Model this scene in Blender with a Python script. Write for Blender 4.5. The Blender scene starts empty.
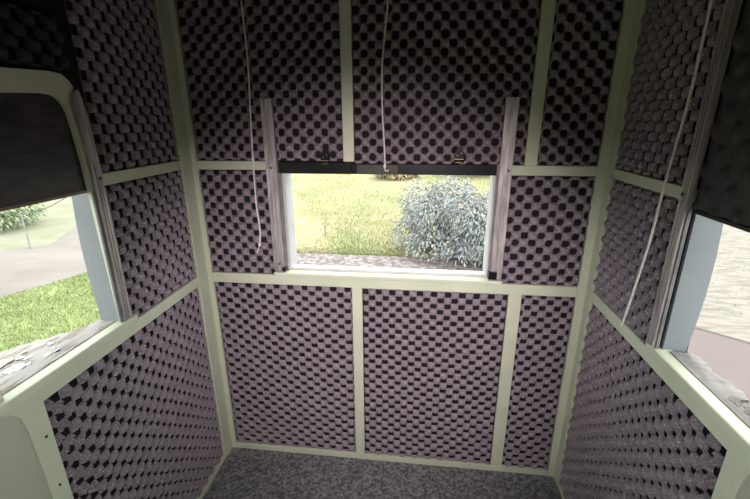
import bpy, bmesh, math, random
import numpy as np
from mathutils import Matrix, Vector, noise as mnoise
random.seed(4); np.random.seed(4)
SC = bpy.context.scene
COL = SC.collection

# ------------------------------------------------------------------ camera
W = 1.5            # inside width between the two side walls
cam = bpy.data.cameras.new('camera'); cam.sensor_width = 36; cam.lens = 19.21
cam.clip_start = 0.02; cam.clip_end = 300
cam_o = bpy.data.objects.new('camera', cam); COL.objects.link(cam_o)
RT = Vector((0.99313988, 0.11684796, -0.00444241)); UP = Vector((-0.03192698, 0.30751684, 0.95100687))
FW = Vector((-0.11248933, 0.94434101, -0.30913784)); CP = Vector((0.8775, -1.4629, 1.5208))
cam_o.matrix_world = Matrix(((RT.x, UP.x, -FW.x, CP.x), (RT.y, UP.y, -FW.y, CP.y), (RT.z, UP.z, -FW.z, CP.z), (0, 0, 0, 1)))
SC.camera = cam_o

# ------------------------------------------------------------------ world, sun, exposure
wd = bpy.data.worlds.new('sky'); SC.world = wd; wd.use_nodes = True
bgn = wd.node_tree.nodes['Background']
bgn.inputs[0].default_value = (0.93, 0.97, 1.0, 1); bgn.inputs[1].default_value = 1.0
sun = bpy.data.lights.new('sun', 'SUN'); sun.energy = 0.9; sun.angle = math.radians(12); sun.color = (1, 0.95, 0.86)
sun_o = bpy.data.objects.new('sun', sun); COL.objects.link(sun_o)
sun_o.rotation_euler = (math.radians(-14), math.radians(4), 0)
vs = SC.view_settings
vs.view_transform = 'Standard'; vs.look = 'None'; vs.gamma = 1; vs.use_curve_mapping = False
vs.exposure = 2.42
# the phone's own little flash, beside its lens: a warm soft spot on the back wall
fl_ = bpy.data.lights.new('phone_flash', 'SPOT'); fl_.energy = 21.0; fl_.color = (1.0, 0.86, 0.92)
fl_.spot_size = math.radians(69); fl_.spot_blend = 1.0; fl_.shadow_soft_size = 0.008
fl_o = bpy.data.objects.new('phone_flash', fl_); COL.objects.link(fl_o)
fl_o.location = (0.8775 + 0.02, -1.4629 - 0.005, 1.5208 + 0.025)
fl_o.rotation_euler = (Vector((0.71, 0.0, 0.80)) - Vector(fl_o.location)).to_track_quat('-Z', 'Y').to_euler()

# ------------------------------------------------------------------ materials
def mat(name, col, rough=0.6, metal=0.0, spec=0.5, col2=None, nscale=8.0, ndetail=4.0, lo=0.35, hi=0.65,
        stretch=None, bump=0.0, bscale=60.0, glint=None, sscale=500.0, sthr=0.72):
    m = bpy.data.materials.new(name); m.use_nodes = True
    nt = m.node_tree; b = nt.nodes['Principled BSDF']
    b.inputs['Roughness'].default_value = rough; b.inputs['Metallic'].default_value = metal
    b.inputs['Specular IOR Level'].default_value = spec
    b.inputs['Base Color'].default_value = (*col, 1)
    tc = nt.nodes.new('ShaderNodeTexCoord'); mp = nt.nodes.new('ShaderNodeMapping')
    geo = nt.nodes.new('ShaderNodeNewGeometry')
    nt.links.new(geo.outputs['Position'], mp.inputs[0])
    if stretch: mp.inputs['Scale'].default_value = stretch
    last = None
    if col2 is not None:
        n = nt.nodes.new('ShaderNodeTexNoise'); n.inputs['Scale'].default_value = nscale; n.inputs['Detail'].default_value = ndetail
        nt.links.new(mp.outputs[0], n.inputs['Vector'])
        r = nt.nodes.new('ShaderNodeValToRGB'); r.color_ramp.elements[0].position = lo; r.color_ramp.elements[1].position = hi
        r.color_ramp.elements[0].color = (*col, 1); r.color_ramp.elements[1].color = (*col2, 1)
        nt.links.new(n.outputs['Fac'], r.inputs[0]); last = r.outputs[0]
        nt.links.new(last, b.inputs['Base Color'])
    if glint is not None:
        n2 = nt.nodes.new('ShaderNodeTexNoise'); n2.inputs['Scale'].default_value = sscale; n2.inputs['Detail'].default_value = 1
        nt.links.new(geo.outputs['Position'], n2.inputs['Vector'])
        r2 = nt.nodes.new('ShaderNodeValToRGB'); r2.color_ramp.elements[0].position = sthr; r2.color_ramp.elements[1].position = sthr + 0.05
        r2.color_ramp.elements[0].color = (0, 0, 0, 1); r2.color_ramp.elements[1].color = (1, 1, 1, 1)
        nt.links.new(n2.outputs['Fac'], r2.inputs[0])
        mx = nt.nodes.new('ShaderNodeMixRGB'); mx.inputs[1].default_value = (*col, 1); mx.inputs[2].default_value = (*glint, 1)
        nt.links.new(r2.outputs[0], mx.inputs[0])
        if last: nt.links.new(last, mx.inputs[1])
        nt.links.new(mx.outputs[0], b.inputs['Base Color'])
    if bump:
        n3 = nt.nodes.new('ShaderNodeTexNoise'); n3.inputs['Scale'].default_value = bscale; n3.inputs['Detail'].default_value = 3
        nt.links.new(mp.outputs[0], n3.inputs['Vector'])
        bp = nt.nodes.new('ShaderNodeBump'); bp.inputs['Strength'].default_value = bump; bp.inputs['Distance'].default_value = 0.004
        nt.links.new(n3.outputs['Fac'], bp.inputs['Height']); nt.links.new(bp.outputs[0], b.inputs['Normal'])
    return m

M_foam = mat('charcoal_foam', (0.200, 0.165, 0.180), 0.95, spec=0.05, col2=(0.290, 0.246, 0.264), nscale=260, ndetail=2,
             glint=(0.9, 0.86, 0.86), sscale=300, sthr=0.685, bump=0.9, bscale=420)  # bright flecks are flash glints put into the foam colour
M_shadefoam = mat('shaded_foam', (0.035, 0.032, 0.032), 0.95, spec=0.05, col2=(0.05, 0.045, 0.045), nscale=200)  # darker copy of the foam, shade of the dim corner put into colour
M_trim = mat('sage_paint', (0.430, 0.452, 0.325), 0.55, spec=0.35, col2=(0.480, 0.502, 0.368), nscale=7, bump=0.15, bscale=40)
M_panel = mat('smooth_sage_panel', (0.34, 0.345, 0.27), 0.45, spec=0.4, col2=(0.37, 0.375, 0.295), nscale=3, bump=0.05, bscale=20)
M_wall = mat('wall_board_pit_shade', (0.014, 0.011, 0.0125), 0.95, spec=0.05, col2=(0.022, 0.018, 0.020), nscale=12)  # wall board, near-black to stand in for shade in the foam pits
M_outer = mat('outer_shell', (0.25, 0.28, 0.20), 0.6, col2=(0.30, 0.33, 0.24), nscale=4)
M_carpet = mat('charcoal_carpet', (0.085, 0.082, 0.085), 0.95, spec=0.1, col2=(0.26, 0.255, 0.26), nscale=85, ndetail=3, lo=0.38, hi=0.66,
               bump=1.0, bscale=200)
M_jamb = mat('blue_grey_jamb', (0.165, 0.182, 0.185), 0.5, spec=0.3, col2=(0.19, 0.207, 0.21), nscale=6, bump=0.1)
M_white = mat('white_jamb', (0.36, 0.36, 0.35), 0.5, col2=(0.42, 0.42, 0.41), nscale=14)
M_track = mat('weathered_aluminium', (0.22, 0.20, 0.195), 0.45, metal=0.4, col2=(0.42, 0.375, 0.36), nscale=9, ndetail=6,
              stretch=(9, 9, 1.2), bump=0.1, bscale=50)
M_groove = mat('track_groove', (0.10, 0.095, 0.10), 0.6, col2=(0.16, 0.15, 0.15), nscale=20)
M_black = mat('black_metal', (0.006, 0.006, 0.006), 0.3, spec=0.12, col2=(0.010, 0.009, 0.009), nscale=14)
M_shut = mat('black_acrylic', (0.018, 0.016, 0.015), 0.35, spec=0.3, col2=(0.045, 0.040, 0.036), nscale=16, ndetail=6, stretch=(1, 1, 3.5), bump=0.10, bscale=14)
M_foamrefl = mat('foam_reflection_plastic', (0.035, 0.030, 0.030), 0.6, spec=0.3, col2=(0.05, 0.043, 0.043), nscale=14)  # for the shutter relief that imitates reflected foam
M_tan = mat('tan_edge', (0.30, 0.22, 0.14), 0.6, col2=(0.20, 0.14, 0.09), nscale=30)
M_tape = mat('olive_tape', (0.035, 0.036, 0.026), 0.5, spec=.2, col2=(0.05, 0.05, 0.038), nscale=10)
M_screw = mat('dark_screw', (0.03, 0.03, 0.03), 0.4, metal=0.6)
M_gold = mat('brass', (0.25, 0.18, 0.10), 0.45, metal=0.6)
M_cord = mat('white_cord', (0.66, 0.61, 0.55), 0.85, col2=(0.52, 0.47, 0.42), nscale=120, stretch=(1, 1, 1))
M_peel = mat('peeling_paint', (0.16, 0.13, 0.10), 0.8, col2=(0.25, 0.24, 0.215), nscale=9, ndetail=10, lo=0.40, hi=0.50,
             stretch=(6, 1.3, 3), bump=0.4, bscale=30)
M_ledge = mat('bare_ledge', (0.105, 0.092, 0.083), 0.8, col2=(0.15, 0.142, 0.132), nscale=7, ndetail=8, lo=0.4, hi=0.55, stretch=(5, 1.2, 3), bump=0.3)
M_lawn = mat('lawn_soil', (0.13, 0.16, 0.065), 0.9, spec=0.1, col2=(0.18, 0.21, 0.09), nscale=3, ndetail=8, bump=0.5, bscale=25)
M_slope = mat('slope_grass_ground', (0.16, 0.17, 0.08), 0.9, spec=0.1, col2=(0.22, 0.205, 0.115), nscale=1.3, ndetail=9, lo=.4, hi=.62, bump=0.5, bscale=20)
M_blade = mat('lawn_blades', (0.155, 0.20, 0.075), 0.8, spec=0.2, col2=(0.20, 0.24, 0.10), nscale=3, ndetail=6)
M_blade2 = mat('slope_blades', (0.16, 0.185, 0.08), 0.8, spec=0.2, col2=(0.23, 0.21, 0.12), nscale=1.1, ndetail=8, lo=.4, hi=.6)
M_road = mat('dirt_road', (0.110, 0.100, 0.089), 0.9, spec=0.1, col2=(0.140, 0.129, 0.115), nscale=0.8, ndetail=10, stretch=(1, 2, 1), bump=0.4, bscale=9)
M_field = mat('dry_field', (0.150, 0.138, 0.118), 0.9, spec=0.1, col2=(0.105, 0.100, 0.078), nscale=5, ndetail=12, lo=0.45, hi=0.62, stretch=(0.7, 2.2, 1), bump=0.8, bscale=14)
M_gravel = mat('gravel', (0.055, 0.047, 0.042), 0.9, col2=(0.15, 0.13, 0.12), nscale=16, ndetail=5, lo=0.42, hi=0.6, bump=1.0, bscale=30)
M_deck = mat('pink_slab', (0.064, 0.048, 0.042), 0.8, col2=(0.072, 0.055, 0.048), nscale=2.0, ndetail=6)
M_slabedge = mat('slab_edge', (0.03, 0.025, 0.022), 0.8)
M_hedge = mat('hedge_leaf', (0.12, 0.17, 0.09), 0.8, col2=(0.22, 0.26, 0.14), nscale=4)
M_spruce = mat('blue_green_leaf', (0.185, 0.205, 0.21), 0.9, spec=.1, col2=(0.26, 0.275, 0.25), nscale=2.6, ndetail=6, lo=.4, hi=.62)
M_tan_leaf = mat('tan_leaf', (0.30, 0.23, 0.15), 0.7, col2=(0.26, 0.23, 0.15), nscale=4)
M_brush = mat('dry_brush', (0.24, 0.16, 0.10), 0.85, col2=(0.32, 0.28, 0.13), nscale=3)
M_bark = mat('bark', (0.08, 0.065, 0.05), 0.9, col2=(0.12, 0.10, 0.08), nscale=12)
M_post = mat('grey_post', (0.16, 0.16, 0.16), 0.7)
M_pole = mat('pale_pole', (0.22, 0.21, 0.19), 0.6, col2=(0.18, 0.17, 0.15), nscale=10)

# ------------------------------------------------------------------ helpers
def link(name, me, m, parent=None, recentre=True):
    o = bpy.data.objects.new(name, me); COL.objects.link(o)
    if m is not None and not me.materials: me.materials.append(m)
    if parent is None and recentre and len(me.vertices):
        c = np.empty(len(me.vertices) * 3, np.float32); me.vertices.foreach_get('co', c); c = c.reshape(-1, 3)
        lo, hi = c.min(0), c.max(0); p = Vector(((lo[0] + hi[0]) / 2, (lo[1] + hi[1]) / 2, lo[2]))
        me.transform(Matrix.Translation(-p)); o.location = p
    if parent is not None:
        me.transform(Matrix.Translation(-parent.location)); o.parent = parent
    return o
def thing(o, label, cat, group=None, kind=None):
    o['label'] = label; o['category'] = cat
    if group: o['group'] = group
    if kind: o['kind'] = kind
    return o
def empty(name, loc, label, cat, group=None):
    o = bpy.data.objects.new(name, None); COL.objects.link(o); o.location = loc; o.empty_display_size = 0.05
    return thing(o, label, cat, group)
def struct(o):
    o['kind'] = 'structure'; return o

class MB:
    def __init__(s): s.bm = bmesh.new()
    def box(s, x0, x1, y0, y1, z0, z1, bev=0.0, seg=2):
        r = bmesh.ops.create_cube(s.bm, size=1)
        for v in r['verts']:
            v.co = Vector(((x0 + x1) / 2 + v.co.x * (x1 - x0), (y0 + y1) / 2 + v.co.y * (y1 - y0), (z0 + z1) / 2 + v.co.z * (z1 - z0)))
        if bev:
            ed = list({e for v in r['verts'] for e in v.link_edges})
            bmesh.ops.bevel(s.bm, geom=ed, offset=bev, segments=seg, profile=0.5, affect='EDGES')
        return s
    def prism(s, pts, off):          # closed polygon pts (3D), extruded by the vector off
        off = Vector(off)
        a = [s.bm.verts.new(Vector(p)) for p in pts]; b = [s.bm.verts.new(Vector(p) + off) for p in pts]
        s.bm.faces.new(a); s.bm.faces.new(b[::-1]); n = len(pts)
        for i in range(n): s.bm.faces.new((a[i], b[i], b[(i + 1) % n], a[(i + 1) % n]))
        return s
    def strip(s, A, B, off):         # band between polylines A and B, extruded by off
        off = Vector(off); f = s.bm.faces.new
        a = [s.bm.verts.new(Vector(p)) for p in A]; b = [s.bm.verts.new(Vector(p)) for p in B]
        a2 = [s.bm.verts.new(Vector(p) + off) for p in A]; b2 = [s.bm.verts.new(Vector(p) + off) for p in B]
        for i in range(len(A) - 1):
            f((a[i], a[i+1], b[i+1], b[i])); f((a2[i], b2[i], b2[i+1], a2[i+1]))
            f((a[i], a2[i], a2[i+1], a[i+1])); f((b[i], b[i+1], b2[i+1], b2[i]))
        f((a[0], b[0], b2[0], a2[0])); f((a[-1], a2[-1], b2[-1], b[-1]))
        return s
    def tube(s, pts, rad, n=8):
        rs = rad if isinstance(rad, (list, tuple)) else [rad] * len(pts)
        pts = [Vector(p) for p in pts]; rings = []
        for i, p in enumerate(pts):
            t = (pts[min(i + 1, len(pts) - 1)] - pts[max(i - 1, 0)]).normalized()
            u = t.cross(Vector((0.31, 0.9, 0.2))).normalized(); w = t.cross(u)
            rings.append([s.bm.verts.new(p + (u * math.cos(6.28318 * k / n) + w * math.sin(6.28318 * k / n)) * rs[i]) for k in range(n)])
        for i in range(len(rings) - 1):
            for k in range(n): s.bm.faces.new((rings[i][k], rings[i][(k+1) % n], rings[i+1][(k+1) % n], rings[i+1][k]))
        s.bm.faces.new(rings[0][::-1]); s.bm.faces.new(rings[-1])
        return s
    def disc(s, c, ax, r, h, n=14):  # short cylinder with a rounded lip, axis ax
        c = Vector(c); ax = Vector(ax).normalized()
        return s.tube([c, c + ax * h * .75, c + ax * h], [r, r, r * .72], n)
    def build(s, name, m, parent=None, smooth=False):
        bmesh.ops.recalc_face_normals(s.bm, faces=s.bm.faces)
        me = bpy.data.meshes.new(name); s.bm.to_mesh(me); s.bm.free()
        if smooth: me.polygons.foreach_set('use_smooth', [True] * len(me.polygons))
        return link(name, me, m, parent)

def mesh_np(name, co, quads=None, tris=None, smooth=False):
    me = bpy.data.meshes.new(name)
    co = np.asarray(co, np.float32); me.vertices.add(len(co)); me.vertices.foreach_set('co', co.ravel())
    parts = []
    if quads is not None and len(quads): parts.append((np.asarray(quads, np.int32), 4))
    if tris is not None and len(tris): parts.append((np.asarray(tris, np.int32), 3))
    loops = np.concatenate([p.ravel() for p, k in parts]); tot = np.concatenate([np.full(len(p), k, np.int32) for p, k in parts])
    start = np.concatenate([[0], np.cumsum(tot)[:-1]]).astype(np.int32)
    me.loops.add(len(loops)); me.loops.foreach_set('vertex_index', loops)
    me.polygons.add(len(tot)); me.polygons.foreach_set('loop_start', start); me.polygons.foreach_set('loop_total', tot)
    if smooth: me.polygons.foreach_set('use_smooth', np.ones(len(tot), bool))
    me.update(calc_edges=True); me.validate()
    return me

# ------------------------------------------------------------------ the shell of the blind
TH = 0.072                                  # wall thickness, from the trim face out to the outer skin
WB = 0.016                                  # wall board surface lies this far behind the trim face
NEAR = -2.05                                # unseen wall behind the camera, with an opening added for light
CEIL = 2.02
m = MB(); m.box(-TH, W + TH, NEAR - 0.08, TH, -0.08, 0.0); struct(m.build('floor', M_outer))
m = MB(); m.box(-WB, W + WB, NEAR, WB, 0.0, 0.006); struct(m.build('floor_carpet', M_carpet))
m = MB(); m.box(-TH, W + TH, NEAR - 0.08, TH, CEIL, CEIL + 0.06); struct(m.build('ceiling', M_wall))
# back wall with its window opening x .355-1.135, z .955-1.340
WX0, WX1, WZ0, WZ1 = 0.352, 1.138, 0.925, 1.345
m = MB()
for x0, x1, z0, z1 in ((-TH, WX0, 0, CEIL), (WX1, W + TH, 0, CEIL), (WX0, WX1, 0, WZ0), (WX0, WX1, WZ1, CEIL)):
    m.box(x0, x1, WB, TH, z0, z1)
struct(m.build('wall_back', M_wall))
# side walls, each with two window openings along its length
OY = [(-0.842, -0.483), (-1.80, -0.875)]; OZ0, OZ1 = 0.945, 1.585  # second opening extended out of view to let in more light
JE = {-1: -0.483, 1: -0.471}
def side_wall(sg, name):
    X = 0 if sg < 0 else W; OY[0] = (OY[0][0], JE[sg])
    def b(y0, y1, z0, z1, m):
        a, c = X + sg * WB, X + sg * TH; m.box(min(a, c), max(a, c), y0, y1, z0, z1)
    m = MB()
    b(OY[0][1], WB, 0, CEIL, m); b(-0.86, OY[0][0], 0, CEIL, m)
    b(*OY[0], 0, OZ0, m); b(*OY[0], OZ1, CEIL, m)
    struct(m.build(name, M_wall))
    m = MB()                              # the smooth unpadded stretch nearer the camera
    a, c = X + sg * 0.004, X + sg * TH; lo, hi = min(a, c), max(a, c)
    ys = -0.790
    m.box(lo, hi, NEAR, ys, 0, OZ0 - .02, 0.006); m.box(lo, hi, NEAR, OY[1][0], OZ0 - .02, CEIL); m.box(lo, hi, OY[1][0], -0.862, OZ1 - .2, CEIL)
    struct(m.build(name + '_near', M_panel))
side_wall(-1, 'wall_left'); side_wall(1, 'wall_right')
m = MB()                                   # unseen wall behind the camera, opening shaped to light the room
for x0, x1, z0, z1 in ((-TH, 0.14, 0, CEIL), (W - 0.14, W + TH, 0, CEIL), (0.14, W - 0.14, 1.36, CEIL), (0.14, W - 0.14, 0, 0.95)):
    m.box(x0, x1, NEAR - 0.07, NEAR, z0, z1)
struct(m.build('wall_front', M_panel))

# ------------------------------------------------------------------ trim battens
tn = [0]
def trim(*boxes, bev=0.0025, mt=None):
    tn[0] += 1
    m = MB()
    for b in boxes: m.box(*b, bev)
    return struct(m.build('trim_%d' % tn[0], mt or M_trim))
D = WB
# corner posts (an L: a wide board on the side wall and a narrow one on the back wall)
trim((-D, 0.0, -0.068, D, 0.0, CEIL), (-D, 0.020, 0.0, D, 0.0, CEIL))
trim((W, W + D, -0.045, D, 0.0, CEIL), (W - 0.030, W + D, 0.0, D, 0.0, CEIL))
# back wall
trim((0.020, 0.302, 0.001, D, 1.341, 1.374)); trim((1.184, 1.470, 0.001, D, 1.331, 1.366))
trim((0.020, 1.470, 0.0005, D, 0.876, 0.919))
trim((0.588, 0.628, 0.002, D, 1.374, CEIL)); trim((1.228, 1.270, 0.002, D, 1.366, CEIL))
trim((0.608, 0.650, 0.002, D, 0.034, 0.876)); trim((1.222, 1.272, 0.002, D, 0.034, 0.876))
o = trim((0.020, 1.470, 0.0, D, 0.006, 0.034)); o.name = 'baseboard_back'
trim((0.302, 1.184, -0.036, D - 0.014, 0.929, 0.944), (0.302, 1.184, -0.001, D - 0.014, 0.917, 0.930), bev=0.003)        # green sill board under the back window
m = MB(); m.box(WX0, WX1, D - .014, 0.038, 0.925, 0.955, 0.002); struct(m.build('window_sill_back', M_white))
# side walls
for sg, nm in ((-1, 'left'), (1, 'right')):
    X = 0 if sg < 0 else W
    def sb(p0, p1, y0, y1, z0, z1):        # p0, p1 measured outward from the trim face
        a, c = X + sg * p0, X + sg * p1; return (min(a, c), max(a, c), y0, y1, z0, z1)
    y0 = -0.068 if sg < 0 else -0.045
    trim(sb(0.001, D, -0.455, y0, 1.348 if sg < 0 else 1.332, 1.382 if sg < 0 else 1.364))
    trim(sb(0.0005, D, -0.815, y0, 0.886, 0.926))
    trim(sb(-0.012, 0.034, -0.868, -0.436, 0.924, 0.950), bev=0.004)      # inner sill board
    ye = -0.768 if sg < 0 else -0.748
    # near post: a board with a rounded seam against the smooth panel
    dy = 0 if sg < 0 else .022
    curve = [(y_ + dy, z_) for y_, z_ in ((-0.812, 0.006), (-0.813, 0.62), (-0.815, 0.74), (-0.817, 0.82), (-0.820, 0.862), (-0.826, 0.888), (-0.838, 0.906), (-0.855, 0.918), (-.885, .925))]
    m = MB(); n = len(curve)
    A = [(X, ye, z) for _, z in curve]; 
    for i_, z_ in ((-1, .8885), (-2, .888), (-3, .8875), (-4, .887), (-5, .86)): A[i_] = (X, ye, z_)
    A[-1] = (X, -.80 + dy / 2, .926); A[-2] = (X, -.79 + dy / 2, .912)
    m.strip(A, [(X, y, z) for y, z in curve], (sg * D, 0, 0))
    tn[0] += 1; struct(m.build('trim_%d' % tn[0], M_trim))
    o = trim(sb(0.0, D, ye, y0, 0.006, 0.028)); o.name = 'baseboard_' + nm
    # white bare board lying in the second opening
    m = MB(); m.box(*sb(-0.006, TH, OY[1][0], -0.866, OZ0 - .02, OZ0 - .008), 0.002); struct(m.build('window_sill_near_' + nm, M_ledge))
    # green mullion between the openings
    m = MB(); m.box(*sb(0.004, TH - .01, -0.872, -0.838, OZ0 - .02, OZ1), 0.005); tn[0] += 1; struct(m.build('trim_%d' % tn[0], M_trim))

# ------------------------------------------------------------------ windows: jambs, surround, ledge
w = 0
def frame_piece(name, box, mt, bev=0.002):
    m = MB(); m.box(*box, bev); return struct(m.build(name, mt))
frame_piece('window_1_jamb_left', (WX0 - .004, WX0 + 0.010, 0.004, TH + 0.012, 0.944, WZ1), M_white)
frame_piece('window_1_jamb_right', (WX1 - 0.010, WX1 + 0.004, 0.004, TH + 0.012, 0.944, WZ1), M_white)
frame_piece('window_1_head', (WX0, WX1, D + .004, TH, WZ1 - 0.006, WZ1 + .001), M_tan)
for sg, nm, k in ((-1, 'left', 2), (1, 'right', 3)):
    X = 0 if sg < 0 else W
    a, c = X + sg * 0.010, X + sg * (TH + 0.004)
    # the far jamb, a blue-grey board whose outer edge bows a little
    m = MB(); pts = []
    for i in range(13):
        t = i / 12; z = OZ0 - 0.004 + t * (OZ1 - OZ0)
        bow = 0.012 * math.sin(math.pi * min(t * 1.5, 1))
        pts.append((X + sg * (0.066 + bow), z))
    poly = [(a, JE[sg] - 0.004, p[1]) for p in pts]
    m.strip(poly, [(p[0], JE[sg] - 0.004, p[1]) for p in pts], (0, 0.010, 0))
    struct(m.build('window_%d_jamb' % k, M_jamb))
    # rough exterior ledge with a torn edge
    random.seed(7 + k); m = MB(); n = 40
    outer, inner = [], []
    for i in range(n):
        t = i / (n - 1); y = -0.485 - t * 0.385
        wv = 0.075 + 0.02 * t + 0.006 * math.sin(t * 21) + random.uniform(-.003, .003)
        if sg < 0: wv += 0.28 * max(0, t - .05) ** 1.1
        else: wv += 0.05 * max(0, t - 0.6)
        outer.append((X + sg * wv, y, 0.950 + random.uniform(-.002, .002))); inner.append((X + sg * 0.020, y, 0.9525))
    m.strip(inner, outer, (0, 0, -0.010)); struct(m.build('window_%d_ledge' % k, M_peel if sg < 0 else M_ledge))
# flakes of loose paint on the ledges
fl = MB(); random.seed(12)
def flakes(X, sg, cnt, yr, xr):
    m = MB()
    for _ in range(cnt):
        cx, cy = X + sg * random.uniform(*xr), random.uniform(*yr); r = random.uniform(.004, .012); h = random.uniform(.002, .007)
        pts = [(cx + r * random.uniform(.5, 1.2) * math.cos(a), cy + 1.4 * r * random.uniform(.5, 1.2) * math.sin(a), 0.952 + h * (0.5 + 0.5 * math.sin(a + cx * 90))) for a in np.linspace(0, 6.28, 9)[:-1]]
        m.prism(pts, (0, 0, -0.0016))
    return m
thing(flakes(0, -1, 26, (-0.84, -0.62), (.05, .15)).build('paint_flakes', M_white), 'loose white paint flakes lying on the left window ledge', 'paint flakes', kind='stuff')
thing(flakes(W, 1, 22, (-0.85, -0.66), (.03, .09)).build('paint_flakes', M_ledge), 'torn cream paint flakes lying on the right window ledge', 'paint flakes', kind='stuff')

# rounded olive surround of the left window (and its mirror on the right, thinner)
def surround(sg, k, zt):
    X = 0 if sg < 0 else W
    oc = [(-.457, .95), (-.457, 1.30), (-.457, 1.42), (-.461, 1.525), (-.468, 1.575), (-.476, 1.597), (-.488, 1.616), (-.507, 1.629), (-.54, 1.632), (-.66, 1.627), (-.875, 1.620)]
    ic = [(-.488, .95), (-.496, 1.30), (-.499, 1.42), (-.505, 1.500), (-.510, 1.540), (-.517, 1.560), (-.530, 1.574), (-.545, 1.580), (-.57, 1.582), (-.66, 1.578), (-.875, 1.572)]
    outer = [(X, y, z) for y, z in oc]; inner = [(X, y, z) for y, z in ic]
    m = MB(); m.strip(outer, inner, (sg * 0.010, 0, 0))
    tn[0] += 1; return struct(m.build('trim_%d' % tn[0], M_trim))
surround(-1, 2, 1.632)

# ------------------------------------------------------------------ egg-crate foam panels
PU, PV = 0.0555, 0.0535
def foam(label, org, U, V, N, lu, lv, hole=(0, 0), back=0.012, amp=0.024, base=0.0, hd=0.016, ragged=0.0, step=22, pu=PU, pv=PV, pr=0.0174, pe=1.1, seed=0, under=(), mt=None, name='foam_panel'):
    """U,V in-plane, N towards the room; heights measured from the trim face."""
    org, U, V, N = (np.array(a, float) for a in (org, U, V, N))
    nu, nv = max(4, int(lu / PU * step)), max(4, int(lv / PU * step))
    u = np.linspace(0, lu, nu + 1); v = np.linspace(0, lv, nv + 1)
    uu, vv = np.meshgrid(u, v, indexing='ij')
    rs = np.random.RandomState(seed)
    ku, kv = 2 * np.pi / pu, 2 * np.pi / pv
    wob = lambda: 0.0012 * np.sin(uu * rs.uniform(6, 22) + rs.uniform(0, 6)) * np.sin(vv * rs.uniform(6, 22) + rs.uniform(0, 6))
    au, av = uu + wob() - hole[0], vv + wob() - hole[1]
    c = -np.cos(ku * au) * np.cos(kv * av)                 # valleys at the hole, staggered by half a period
    ac = np.abs(c)
    fa, fb = (au + pu / 4) % (pu / 2) - pu / 4, (av + pv / 4) % (pv / 2) - pv / 4
    odd = (np.round(au / (pu / 2)) + np.round(av / (pv / 2))) % 2
    r_ = np.hypot(fa, fb / pe) * (1 + .06 * np.sin(au * 61 + av * 47)) + odd        # distance to the nearest pit
    q = np.clip((pr - r_) / 0.0046, 0, 1); q = q ** 1.4
    h = base - 0.003 + amp * 0.56 * np.clip(c + 0.1, 0, 1.1) - hd * q
    h += wob() * 0.8 + rs.normal(0, 0.00035, h.shape)
    ed = np.minimum(np.minimum(uu, lu - uu), np.minimum(vv, lv - vv))
    h -= 0.010 * np.clip(1 - ed / 0.010, 0, 1) ** 1.5                              # cut edge, slightly crushed
    if ragged:                                                                   # torn patch near one end
        q = np.clip((uu - (lu - ragged)) / ragged, 0, 1)
        n = np.sin(uu * 230 + 3 * np.sin(vv * 80)) * np.sin(vv * 260 + 2 * np.sin(uu * 110))
        h += q * n * 0.012 - q * 0.004
    for a0, a1, b0, b1 in under:                              # pressed flat under a track or rail
        inside = (uu > a0 - .004) & (uu < a1 + .004) & (vv > b0 - .004) & (vv < b1 + .004)
        h = np.where(inside, np.minimum(h, -0.004), h)
    h = np.clip(h, -WB + 0.003, 0.03)
    top = org + uu[..., None] * U + vv[..., None] * V + h[..., None] * N
    co = top.reshape(-1, 3)
    idx = np.arange(co.shape[0]).reshape(uu.shape)
    q = np.stack([idx[:-1, :-1], idx[1:, :-1], idx[1:, 1:], idx[:-1, 1:]], -1).reshape(-1, 4)
    deep = (h <= -WB + 0.0045).reshape(-1)                     # pits cut through; the near-black board behind stands in for their shade
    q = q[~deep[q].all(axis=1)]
    ring = np.concatenate([idx[:, 0], idx[-1, 1:], idx[-2::-1, -1], idx[0, -2:0:-1]])
    base_pts = co[ring] - N * ((co[ring] - org) @ N)[:, None] - N * (WB - 0.0005)
    n0 = len(co); co = np.concatenate([co, base_pts]); m_ = len(ring); r2 = np.arange(m_) + n0
    q2 = np.stack([ring, r2, np.roll(r2, -1), np.roll(ring, -1)], -1)
    if np.dot(np.cross(U, V), N) < 0: q, q2 = q[:, ::-1], q2[:, ::-1]
    me = mesh_np('foam_panel', co, quads=np.concatenate([q, q2]), smooth=True)
    return thing(link('foam_panel', me, mt or M_foam), label, 'foam panel', 'egg-crate foam panels on the walls')

def bfoam(label, x0, x1, z0, z1, hole, seed, **kw):
    return foam(label, (x0, 0, z0), (1, 0, 0), (0, 0, 1), (0, -1, 0), x1 - x0, z1 - z0, (hole[0] - x0, hole[1] - z0), seed=seed, **kw)
def sfoam(sg, label, y0, y1, z0, z1, hole, seed, **kw):      # y0 nearer the back wall
    return foam(label, (0 if sg < 0 else W, y0, z0), (0, -1, 0), (0, 0, 1), (-sg, 0, 0), y0 - y1, z1 - z0, (y0 - hole[0], hole[1] - z0), seed=seed, **{'pe': 1.15, 'pr': 0.0204, 'amp': 0.017, **kw})
g = 0.004
bfoam('charcoal egg-crate foam panel at upper left of the back wall, behind the left cord', 0.022, 0.588, 1.376, CEIL - g, (.092, 1.793), 1, pu=.0535, pv=.0527, under=[(.277, .330, -1, .228), (.32, .7, -1, -.001)])
bfoam('charcoal egg-crate foam panel at upper middle of the back wall, behind the centre cord', 0.629, 1.227, 1.368, CEIL - g, (.668, 1.680), 2, pu=.0535, pv=.0527, under=[(.505, .560, -1, .232), (-1, .51, -1, .003)])
bfoam('narrow charcoal egg-crate foam strip at upper right of the back wall', 1.271, 1.468, 1.368, CEIL - g, (1.32, 1.50), 3)
bfoam('small charcoal egg-crate foam panel left of the back window', 0.022, 0.300, 0.921, 1.339, (.06, 1.20), 4, pu=.056, pv=.054, pr=.0184)
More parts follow.
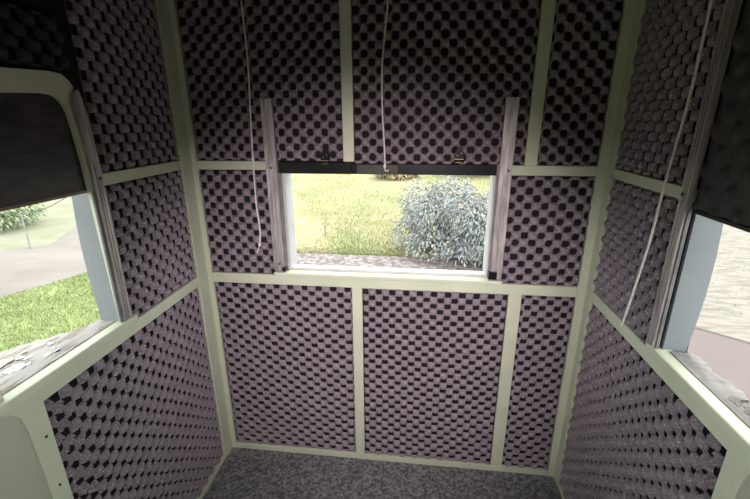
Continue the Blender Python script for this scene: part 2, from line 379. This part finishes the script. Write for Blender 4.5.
bfoam('small charcoal egg-crate foam panel right of the back window', 1.186, 1.468, 0.921, 1.329, (1.287, 1.248), 5, pu=.060, pv=.055, pr=.0184)
bfoam('charcoal egg-crate foam panel at lower left of the back wall, under the window', 0.022, 0.606, 0.036, 0.874, (.378, .839), 6, pu=.060, pv=.0490, pr=.0176, pe=1.3, amp=.013)
bfoam('charcoal egg-crate foam panel at lower middle of the back wall between two studs', 0.652, 1.220, 0.036, 0.874, (.910, .833), 7, pu=.0555, pv=.050, pr=.0176, pe=1.3, amp=.013)
bfoam('narrow charcoal egg-crate foam strip at lower right of the back wall', 1.274, 1.468, 0.036, 0.874, (1.30, .62), 8, pu=.0555, pv=.050, pr=.0176, pe=1.3, amp=.013)
sfoam(-1, 'charcoal egg-crate foam panel high on the left wall above the crosspiece', -0.070, -0.432, 1.384, CEIL - g, (-.12, 1.50), 11, amp=.012, pe=1.25)
sfoam(-1, 'small charcoal egg-crate foam panel between left corner post and left window', -0.070, -0.450, 0.928, 1.346, (-.12, 1.10), 12)
sfoam(-1, 'charcoal egg-crate foam panel below the left window, torn at its near end', -0.070, -0.766, 0.030, 0.884, (-.12, .60), 13, amp=.009, pe=1.0, ragged=0.13)
sfoam(1, 'charcoal egg-crate foam panel high on the right wall above the crosspiece', -0.047, -0.438, 1.366, CEIL - g, (-.12, 1.50), 14, amp=.012, pe=1.2)
sfoam(1, 'small charcoal egg-crate foam panel between right corner post and right window', -0.047, -0.438, 0.928, 1.330, (-.12, 1.10), 15)
sfoam(1, 'charcoal egg-crate foam panel below the right window, worn at its near end', -0.047, -0.746, 0.030, 0.884, (-.12, .60), 16, amp=.012, pe=1.0, ragged=0.07)
sfoam(-1, 'thin foam strip with shade in its colour above the left window surround', -0.47, -0.86, 1.640, 1.760, (-.5, 1.66), 17, mt=M_shadefoam)

# ------------------------------------------------------------------ window tracks
def track_part_profile(m, o, U, N, wd, z0, z1, dp):
    """U-section extrusion standing up from z0 to z1: width wd along U, depth dp along N."""
    o, U, N = Vector(o), Vector(U), Vector(N)
    t = 0.004
    prof = [(0, 0), (0, dp), (wd * .30, dp), (wd * .30, dp - t * .8), (wd * .38, dp - t * .8), (wd * .38, dp), (wd * .62, dp), (wd * .62, dp - t * .8),
            (wd * .72, dp - t * .8), (wd * .72, dp), (wd, dp), (wd, 0)]
    m.prism([o + U * a + N * b + Vector((0, 0, z0)) for a, b in prof], (0, 0, z1 - z0))
def track(label, o, U, N, wd, z0, z1, dp, screws, latch=None, lip=None):
    r = empty('window_track', (o[0], o[1], z0), label, 'window track', 'metal tracks beside the windows')
    m = MB(); track_part_profile(m, o, U, N, wd, z0, z1, dp); m.build('channel', M_track, r)
    U, N, o = Vector(U), Vector(N), Vector(o)
    for s, z in screws:
        m = MB(); m.disc(o + U * wd * s + N * dp + Vector((0, 0, z)), N, 0.0042, 0.003); m.build('screw', M_screw, r, True)
    if lip:                                                     # thin dark inner flange
        m = MB(); a, b, zz0, zz1 = lip
        p = [o + U * a, o + U * b, o + U * b + N * dp * .55, o + U * a + N * dp * .55]
        m.prism([q + Vector((0, 0, zz0)) for q in p], (0, 0, zz1 - zz0)); m.build('flange', M_groove, r)
    if latch is not None:
        u0, u1, za, zb = latch
        m = MB(); p = [o + U * u0, o + U * u1, o + U * u1 + N * (dp + .012), o + U * u0 + N * (dp + .012)]
        m.prism([q + Vector((0, 0, za)) for q in p], (0, 0, zb - za)); m.build('latch', M_black, r)
    return r
track('tall grey metal track at the left side of the back window', (0.299, 0.0, 0), (1, 0, 0), (0, -1, 0), 0.042, 0.946, 1.592, 0.018,
      [(.5, 1.352), (.55, 0.975)], latch=(.036, .050, .948, .962), lip=(0.042, 0.052, 0.95, 1.372))
track('tall grey metal track at the right side of the back window', (1.184, 0.0, 0), (-1, 0, 0), (0, -1, 0), 0.042, 0.946, 1.588, 0.018,
      [(.3, 1.350)], latch=(.020, .050, .948, .975), lip=(0.042, 0.050, 0.95, 1.372))
track('pinkish weathered metal track at the far side of the left window', (0.0, -0.4575, 0), (0, -1, 0), (1, 0, 0), 0.031, 0.952, 1.42, 0.010,
      [(.3, 1.372)], lip=(0.032, 0.040, .952, 1.34))
lt = [o for o in COL.objects if o.name.startswith('window_track')][-1]
cy = [(-.4575, 1.42), (-.4600, 1.49), (-.4630, 1.535), (-.4695, 1.575), (-.4775, 1.5965)]
m = MB(); m.strip([(0.0005, y, z) for y, z in cy], [(0.0005, y - w_, z - d_) for (y, z), w_, d_ in zip(cy, (.031, .033, .034, .030, .012), (0, .002, .006, .012, .008))], (0.0095, 0, 0)); m.build('curved_top', M_track, lt)
track('grey metal track at the far side of the right window, running up past the crosspiece', (W, -0.441, 0), (0, -1, 0), (-1, 0, 0), 0.030, 0.952, 1.86, 0.014,
      [(.3, 1.350)], lip=(0.030, 0.034, .952, 1.32))

# ------------------------------------------------------------------ back window: black rail with hinges
r = empty('window_rail', (0.74, -0.01, 1.331), 'black metal rail along the top of the back window', 'window rail')
m = MB(); m.box(0.342, 0.620, -0.010, D, 1.331, 1.373, 0.002); m.box(0.620, 1.136, -0.008, D, 1.331, 1.369, 0.002); m.build('rail_bar', M_black, r)
m = MB(); m.box(0.640, 0.788, -0.0095, -0.0075, 1.333, 1.366, 0.0006); m.build('tape_patch', M_tape, r)
m = MB(); m.tube([(0.742, -0.010, 1.357), (0.742, -0.020, 1.352), (0.745, -0.022, 1.346), (0.752, -0.020, 1.345), (0.756, -0.016, 1.350)], 0.0022, 6); m.build('cord_hook', M_cord, r, True)
def hinge(label, x, z, tall):
    r = empty('hinge', (x, -0.02, z), label, 'hinge')
    m = MB()
    pts = [(x - .017, -0.020, z), (x + .017, -0.020, z), (x + .017, -0.020, z + tall * .55), (x + .010, -0.020, z + tall), (x - .003, -0.020, z + tall), (x - .014, -0.020, z + tall * .6)]
    m.prism(pts, (0, 0.012, 0)); m.build('leaf_plate', M_black, r)
    m = MB(); m.tube([(x - .017, -0.024, z + .010), (x + .017, -0.024, z + .010)], 0.0045, 8); m.build('knuckle', M_black, r, True)
    m = MB(); m.box(x - .0165, x + .0165, -0.0296, -0.0282, z + .0135, z + .0155); m.box(x - .010, x + .010, -0.0235, -0.0205, z + .002, z + .0035); m.build('brass_pin', M_gold, r)
    m = MB()
    for dx, dz in ((-.006, .026), (.007, .034)): m.disc((x + dx, -0.020, z + dz), (0, -1, 0), .0022, .0015, 8)
    m.build('rivet', M_gold, r)
    return r
hinge('small black hinge with brass pin on the foam above the right part of the rail', 1.000, 1.374, 0.056)
hinge('small black hinge on the rail above the left part of the back window', 0.525, 1.366, 0.060)

def foam_reflection(o, lu, lv, parent):
    # low oval relief standing in for foam reflected in the right shutter
    u = np.linspace(0, lu, 110); v = np.linspace(0, lv, 150); uu, vv = np.meshgrid(u, v, indexing='ij')
    c = np.cos(2 * np.pi * uu / .066 + .5 * np.sin(vv * 31)) * np.cos(2 * np.pi * vv / .088 + .6 * np.sin(uu * 40))
    h = 0.002 + 0.008 * np.clip(np.abs(c) * 1.3 - .1, 0, 1) * (c > 0)
    co = np.stack([o[0] - h, o[1] - uu, o[2] + vv], -1).reshape(-1, 3); idx = np.arange(len(co)).reshape(uu.shape)
    q = np.stack([idx[:-1, :-1], idx[:-1, 1:], idx[1:, 1:], idx[1:, :-1]], -1).reshape(-1, 4)
    me = mesh_np('reflected_foam_relief', co, quads=q, smooth=True); me.materials.append(M_foamrefl)
    return link('reflected_foam_relief', me, None, parent)

# ------------------------------------------------------------------ raised dark shutters of the side windows
r = empty('window_shutter', (0.006, -0.69, 1.34), 'raised glossy black shutter in the left window', 'window shutter')
m = MB()
A, B_ = [], []
Rr = 0.055
out = [(-0.868, 1.340), (-0.488, 1.340), (-0.493, 1.50), (-.50, 1.545), (-.511, 1.568), (-.53, 1.583), (-.57, 1.5845), (-.868, 1.5845)]
m.prism([(-0.0115, y, z) for y, z in out], (-0.008, 0, 0)); m.build('panel', M_shut, r)
m = MB(); m.box(-0.020, -0.009, -0.868, -0.500, 1.338, 1.345); m.build('bottom_edge', M_tan, r)
r = empty('window_shutter', (W + .012, -0.69, 1.318), 'raised glossy black shutter in the right window', 'window shutter')
m = MB(); m.box(W + 0.005, W + 0.013, -0.868, -0.476, 1.318, 1.90, 0.001); m.build('panel', M_shut, r)
foam_reflection((W + 0.005, -0.477, 1.322), .388, .575, r)
m = MB(); m.box(W - 0.002, W + 0.014, -0.868, -0.484, 1.312, 1.322, 0.002); m.build('bottom_edge', M_black, r)

# ------------------------------------------------------------------ cords
def bez(pts, n=10):
    out = []; P_ = [Vector(p) for p in pts]
    for i in range(len(P_) - 1):
        p0, p1, p2, p3 = P_[max(i - 1, 0)], P_[i], P_[i + 1], P_[min(i + 2, len(P_) - 1)]
        for k in range(n):
            t = k / n
            out.append(0.5 * ((2 * p1) + (p2 - p0) * t + (2 * p0 - 5 * p1 + 4 * p2 - p3) * t * t + (3 * p1 - p0 - 3 * p2 + p3) * t ** 3))
    return out + [P_[-1]]
def cord(label, pts, knot, tail=None):
    p0 = pts[-1]
    r = empty('pull_cord', p0, label, 'cord', 'white pull cords hanging from the ceiling')
    m = MB(); m.tube(bez(pts), 0.0029, 7); m.build('strand', M_cord, r, True)
    for k in knot:
        m = MB(); k = Vector(k)
        m.tube([k + Vector((0, 0, .009)), k + Vector((0, 0, .005)), k, k - Vector((0, 0, .005)), k - Vector((0, 0, .009))], [.0022, .0050, .0062, .0048, .0022], 8)
        m.build('knot', M_cord, r, True)
    if tail:
        m = MB(); m.tube(bez(tail), 0.0018, 6); m.build('frayed_end', M_cord, r, True)
    return r
cord('long white cord hanging at the left of the back wall, knotted, ending beside the window', [(0.277, -.05, CEIL), (0.279, -.05, 1.888), (0.282, -.05, 1.712), (0.273, -.05, 1.53), (0.267, -.05, 1.383), (0.262, -.048, 1.22), (0.266, -.046, 1.12), (0.258, -.045, 1.062)],
     [(0.267, -.05, 1.385), (0.258, -.045, 1.062)], [(0.258, -.045, 1.062), (0.253, -.047, 1.045), (0.246, -.050, 1.028)])
cord('white cord hanging down the middle of the back wall to the black rail', [(0.768, -.04, CEIL), (0.753, -.04, 1.875), (0.742, -.04, 1.77), (0.734, -.04, 1.675), (0.735, -.038, 1.55), (0.742, -.032, 1.42), (0.742, -.014, 1.358)], [(0.742, -.016, 1.362)])
cord('long white cord slanting down beside the right window', [(1.44, -.480, CEIL), (1.44, -.476, 1.744), (1.44, -.474, 1.567), (1.44, -.453, 1.367), (1.44, -.443, 1.235), (1.44, -.420, 1.09), (1.44, -.398, 0.975)],
     [(1.44, -.4535, 1.372)], [(1.44, -.398, .975), (1.44, -.396, .968)])

# small marks: screws in the green boards
for i, (p, ax, lb) in enumerate([((0.0, -0.786, 0.80), (1, 0, 0), 'small dark screw high on the near left post'), ((0.0, -0.790, 0.655), (1, 0, 0), 'small dark screw low on the near left post'),
                    ((0.875, 0.0, 0.897), (0, -1, 0), 'small screw in the long green rail under the back window')]):
    m = MB(); m.disc(p, ax, 0.0035, 0.002, 10); thing(m.build('screw', M_screw if i < 2 else M_white, None, True), lb, 'screw')

# ------------------------------------------------------------------ outside
GZ = -0.6
def ground(name, poly, z, mt, h=0.02):
    m = MB(); m.prism([(x, y, z) for x, y in poly], (0, 0, -h)); return m.build(name, mt)
struct(ground('ground', [(-60, -40), (60, -40), (60, 80), (-60, 80)], GZ - .02, M_field, .2))
struct(ground('lawn', [(-3.2, -6), (-1.75, 4.35), (-3.0, 4.35), (-3.939, 3.6), (-4.136, 3.04), (-4.367, 2.56), (-5.2, 0.5), (-6.2, -6)], GZ, M_lawn))
struct(ground('dirt_road', [(-6.2, -6), (-5.2, 0.5), (-4.367, 2.56), (-4.136, 3.04), (-3.939, 3.6), (-3.4, 4.6), (-3.8, 7.6), (-5.4, 6.6), (-6.9, 6.94), (-5.734, 4.67), (-6.35, 4.3), (-9.5, 1.0), (-12, -6)], GZ + .001, M_road))
struct(ground('meadow', [(-40, -6), (-5.2, .5), (-4.0, 4.2), (-2.2, 7.2), (-2.2, 40), (-40, 40)], GZ - .008, mat('pale_meadow', (0.115, 0.125, 0.078), .9, spec=.1, col2=(.15, .15, .11), nscale=1.5, ndetail=9, bump=.5, bscale=15), .01))
# back slope: rises gently away from the blind
def slope_z(x, y):
    t = max(0.0, y - 4.7); return GZ + 0.035 * t + 0.0016 * t * t
xs = np.linspace(0, 1, 40); ys = np.linspace(4.62, 40, 60)
co = np.array([[x, y, slope_z(x, y) + .03 * math.sin(x * 1.3 + y * .7) * min(1, (y - 4.62))] for t_ in xs for y in ys for x in [-2.2 - .34 * (y - 4.6) + t_ * (5.0 + .66 * (y - 4.6))]])
idx = np.arange(len(co)).reshape(40, 60)
q = np.stack([idx[:-1, :-1], idx[1:, :-1], idx[1:, 1:], idx[:-1, 1:]], -1).reshape(-1, 4)
struct(link('grass_slope', mesh_np('grass_slope', co, quads=q, smooth=True), M_slope))
struct(ground('gravel_strip', [(-2.2, 4.08), (2.6, 3.99), (2.9, 4.66), (-2.2, 4.66)], GZ + .012, M_gravel, .03))
struct(ground('slope_foot', [(-1.75, 0.4), (0.8, 0.4), (2.7, 4.0), (-2.2, 4.1)], GZ - .004, M_lawn, .02))

def blades(name, label, pts, hmin, hmax, wd_, mt):
    n = len(pts); pts = np.asarray(pts)
    a = np.random.uniform(0, 6.283, n); h = np.random.uniform(hmin, hmax, n); lean = np.random.uniform(.2, .8, n) * h; b = np.random.uniform(0, 6.283, n)
    dx = np.stack([np.cos(a), np.sin(a), np.zeros(n)], -1) * wd_
    tip = pts + np.stack([np.cos(b) * lean, np.sin(b) * lean, h], -1)
    co = np.stack([pts - dx, pts + dx, tip], 1).reshape(-1, 3)
    return thing(link(name, mesh_np(name, co, tris=np.arange(3 * n).reshape(-1, 3)), mt), label, 'grass', kind='stuff')
def in_poly(x, y, poly):
    c = False; j = len(poly) - 1
    for i in range(len(poly)):
        if (poly[i][1] > y) != (poly[j][1] > y) and x < (poly[j][0] - poly[i][0]) * (y - poly[i][1]) / (poly[j][1] - poly[i][1]) + poly[i][0]: c = not c
        j = i
    return c
lp = [(-2.0, -0.2), (-1.75, 4.35), (-3.0, 4.35), (-3.939, 3.6), (-4.136, 3.04), (-4.367, 2.56), (-5.2, 0.5), (-5.4, -0.2)]
pts = []
while len(pts) < 45000:
    x, y = random.uniform(-5.4, -1.7), random.uniform(-.2, 4.4)
    if in_poly(x, y, lp): pts.append((x, y, GZ))
blades('lawn_grass', 'bright green short lawn grass outside the left window', pts, .02, .05, .004, M_blade)
pts = []
while len(pts) < 70000:
    t = random.random() ** 1.8; y = 4.68 + t * 14; x = random.uniform(-2 - t * 4, 3.5 + t * 3)
    pts.append((x, y, slope_z(x, y)))
blades('slope_grass', 'yellow-green grass on the slope behind the back window', pts, .02, .06, .005, M_blade2)
pts = []
while len(pts) < 9000:
    x, y = random.uniform(4.2, 14), random.uniform(0, 11)
    if x * .64 + y * .77 > 4.75: pts.append((x, y, GZ - .02))
blades('field_grass', 'pale dry grass in the field outside the right window', pts, .008, .022, .006, mat('dry_blades', (.18, .175, .14), .9, spec=.1, col2=(.22, .21, .17), nscale=2))

# foliage: many small pointed leaves on drooping twigs
def leaves(centres, dirs, ln, wd_):
    n = len(centres); c = np.asarray(centres); d = np.asarray(dirs); d /= np.linalg.norm(d, axis=1, keepdims=True)
    r = np.random.normal(size=(n, 3)); s = np.cross(d, r); s /= np.linalg.norm(s, axis=1, keepdims=True); nn = np.cross(d, s)
    L = np.random.uniform(.6, 1.2, n)[:, None] * ln
    a = c; b = c + d * L * .45 + s * wd_ + nn * wd_ * .3; e = c + d * L; f = c + d * L * .45 - s * wd_ + nn * wd_ * .3
    co = np.stack([a, b, e, f], 1).reshape(-1, 3); return co, np.arange(4 * n).reshape(-1, 4)
def blob_points(n, lobes, shell=.55):
    out, dr = [], []
    for _ in range(n):
        cx, cy, cz, rx, ry, rz = random.choice(lobes)
        v = Vector((random.gauss(0, 1), random.gauss(0, 1), random.gauss(0, 1))).normalized(); t = random.uniform(shell, 1.0)
        if cz + v.z * rz * t < GZ + .10 and cy < 8 and cx > 0: continue
        out.append((cx + v.x * rx * t, cy + v.y * ry * t, cz + v.z * rz * t))
        dr.append((v.x * .8 + random.gauss(0, .35), v.y * .8 + random.gauss(0, .35), v.z * .5 - .75 + random.gauss(0, .3)))
    return out, dr
random.seed(21); np.random.seed(21)
r = empty('leafy_bush', (2.05, 5.40, GZ), 'large blue-green leafy bush seen through the right half of the back window', 'bush')
lobes = []
for _ in range(80):
    a = random.uniform(0, 6.283); rr = random.uniform(0.2, 1.0) ** .6; z = random.uniform(-.45, .30); k = 1 - max(0, z - .3) * .35
    lobes.append((2.05 + 1.56 * rr * k * math.cos(a), 5.22 + .85 * rr * k * math.sin(a), z, .38, .36, .34))
c_, d_ = blob_points(62000, lobes); co, q = leaves(c_, d_, .075, .009)
link('foliage', mesh_np('foliage', co, quads=q), M_spruce, r)
c_, d_ = blob_points(5200, lobes, .8); co, q = leaves(c_, d_, .08, .010)
link('tan_leaves', mesh_np('tan_leaves', co, quads=q), M_tan_leaf, r)
m = MB(); m.tube([(2.15, 5.45, GZ + .04), (2.18, 5.46, 0.1), (2.13, 5.42, .25), (2.15, 5.45, .5)], [.09, .075, .045, .015], 8)
for i in range(14):
    a = i * 2.4; z = -.4 + i * .045
    m.tube([(2.16, 5.45, z), (2.15 + .5 * math.cos(a), 5.45 + .42 * math.sin(a), z + .2), (2.15 + .95 * math.cos(a), 5.45 + .7 * math.sin(a), z + .22)], [.03, .018, .006], 5)
m.build('branches', M_bark, r)

def bushy(name, label, x, y, z, rx, ry, rz, n, ln, mt, nl=12):
    r = empty(name, (x, y, z), label, 'bush')
    lb = [(x + random.uniform(-1, 1) * rx * .6, y + random.uniform(-1, 1) * ry * .6, z + random.uniform(.2, .8) * rz, rx * .5, ry * .5, rz * .4) for _ in range(nl)]
    c_, d_ = blob_points(n, lb, .4); co, q = leaves(c_, d_, ln, ln * .16)
    link('foliage', mesh_np('foliage', co, quads=q), mt, r)
    m = MB()
    for i in range(5):
        a = i * 1.3; m.tube([(x + .05 * math.cos(a), y + .05 * math.sin(a), z), (x + rx * .35 * math.cos(a), y + ry * .35 * math.sin(a), z + rz * .6)], [.02, .008], 5)
    m.build('stems', M_bark, r)
bushy('hedge_bush', 'rounded green bush at the road edge outside the left window', -8.3, 5.7, GZ - .02, 1.3, .9, .75, 5200, .12, M_hedge)
bushy('dry_brush', 'reddish dry brush at the top of the grass slope, left of the bush', 0.1, 11.4, slope_z(0, 11.4) + .03, .9, .5, .55, 3000, .13, M_brush)
bushy('dry_brush', 'yellowish brush behind the large bush, under the black rail', 3.3, 12.2, slope_z(0, 12.2) + .03, 2.4, .7, 1.0, 4200, .16, mat('yellow_brush', (.36, .32, .10), .85, col2=(.28, .28, .12), nscale=2))
# marker post on the slope
r = empty('marker_post', (-0.90, 5.6, slope_z(0, 5.6)), 'thin grey marker post standing in the grass slope', 'post')
zz = slope_z(0, 5.6); m = MB(); m.tube([(-0.90, 5.6, zz - .02), (-0.90, 5.6, zz + .22), (-0.90, 5.6, zz + .235)], [.014, .014, .008], 8); m.build('stake', M_post, r)
# pole with a wire by the road
r = empty('wire_pole', (-5.9, 4.45, GZ), 'thin pale pole with a slack wire beside the dirt road', 'pole')
m = MB(); m.tube([(-5.9, 4.45, GZ), (-5.89, 4.45, GZ + .35), (-5.9, 4.45, GZ + .66)], [.013, .012, .010], 8); m.build('pole', M_pole, r)
m = MB(); m.tube(bez([(-5.9, 4.45, GZ + .62), (-5.7, 4.75, GZ + .66), (-5.45, 5.05, GZ + .85)]), .008, 5); m.build('wire', M_bark, r)
# pinkish slab outside the right window
e1, e2 = Vector((3.70, 2.70)), Vector((4.11, 2.37)); d = (e2 - e1).normalized(); nrm = Vector((-abs(d.y), -abs(d.x))).normalized()
A_, B2 = e1 - d * 2.2, e1 + d * 9
quad = [(A_.x, A_.y), (B2.x, B2.y), (B2.x + nrm.x * 5, B2.y + nrm.y * 5), (A_.x + nrm.x * 5, A_.y + nrm.y * 5)]
m = MB(); m.prism([(x, y, GZ + .015) for x, y in quad], (0, 0, -.03)); struct(m.build('slab', M_deck))
m = MB(); m.prism([(A_.x, A_.y, GZ + .016), (B2.x, B2.y, GZ + .016), (B2.x - nrm.x * .05, B2.y - nrm.y * .05, GZ + .016), (A_.x - nrm.x * .05, A_.y - nrm.y * .05, GZ + .016)], (0, 0, -.03)); struct(m.build('slab_edge', M_slabedge))
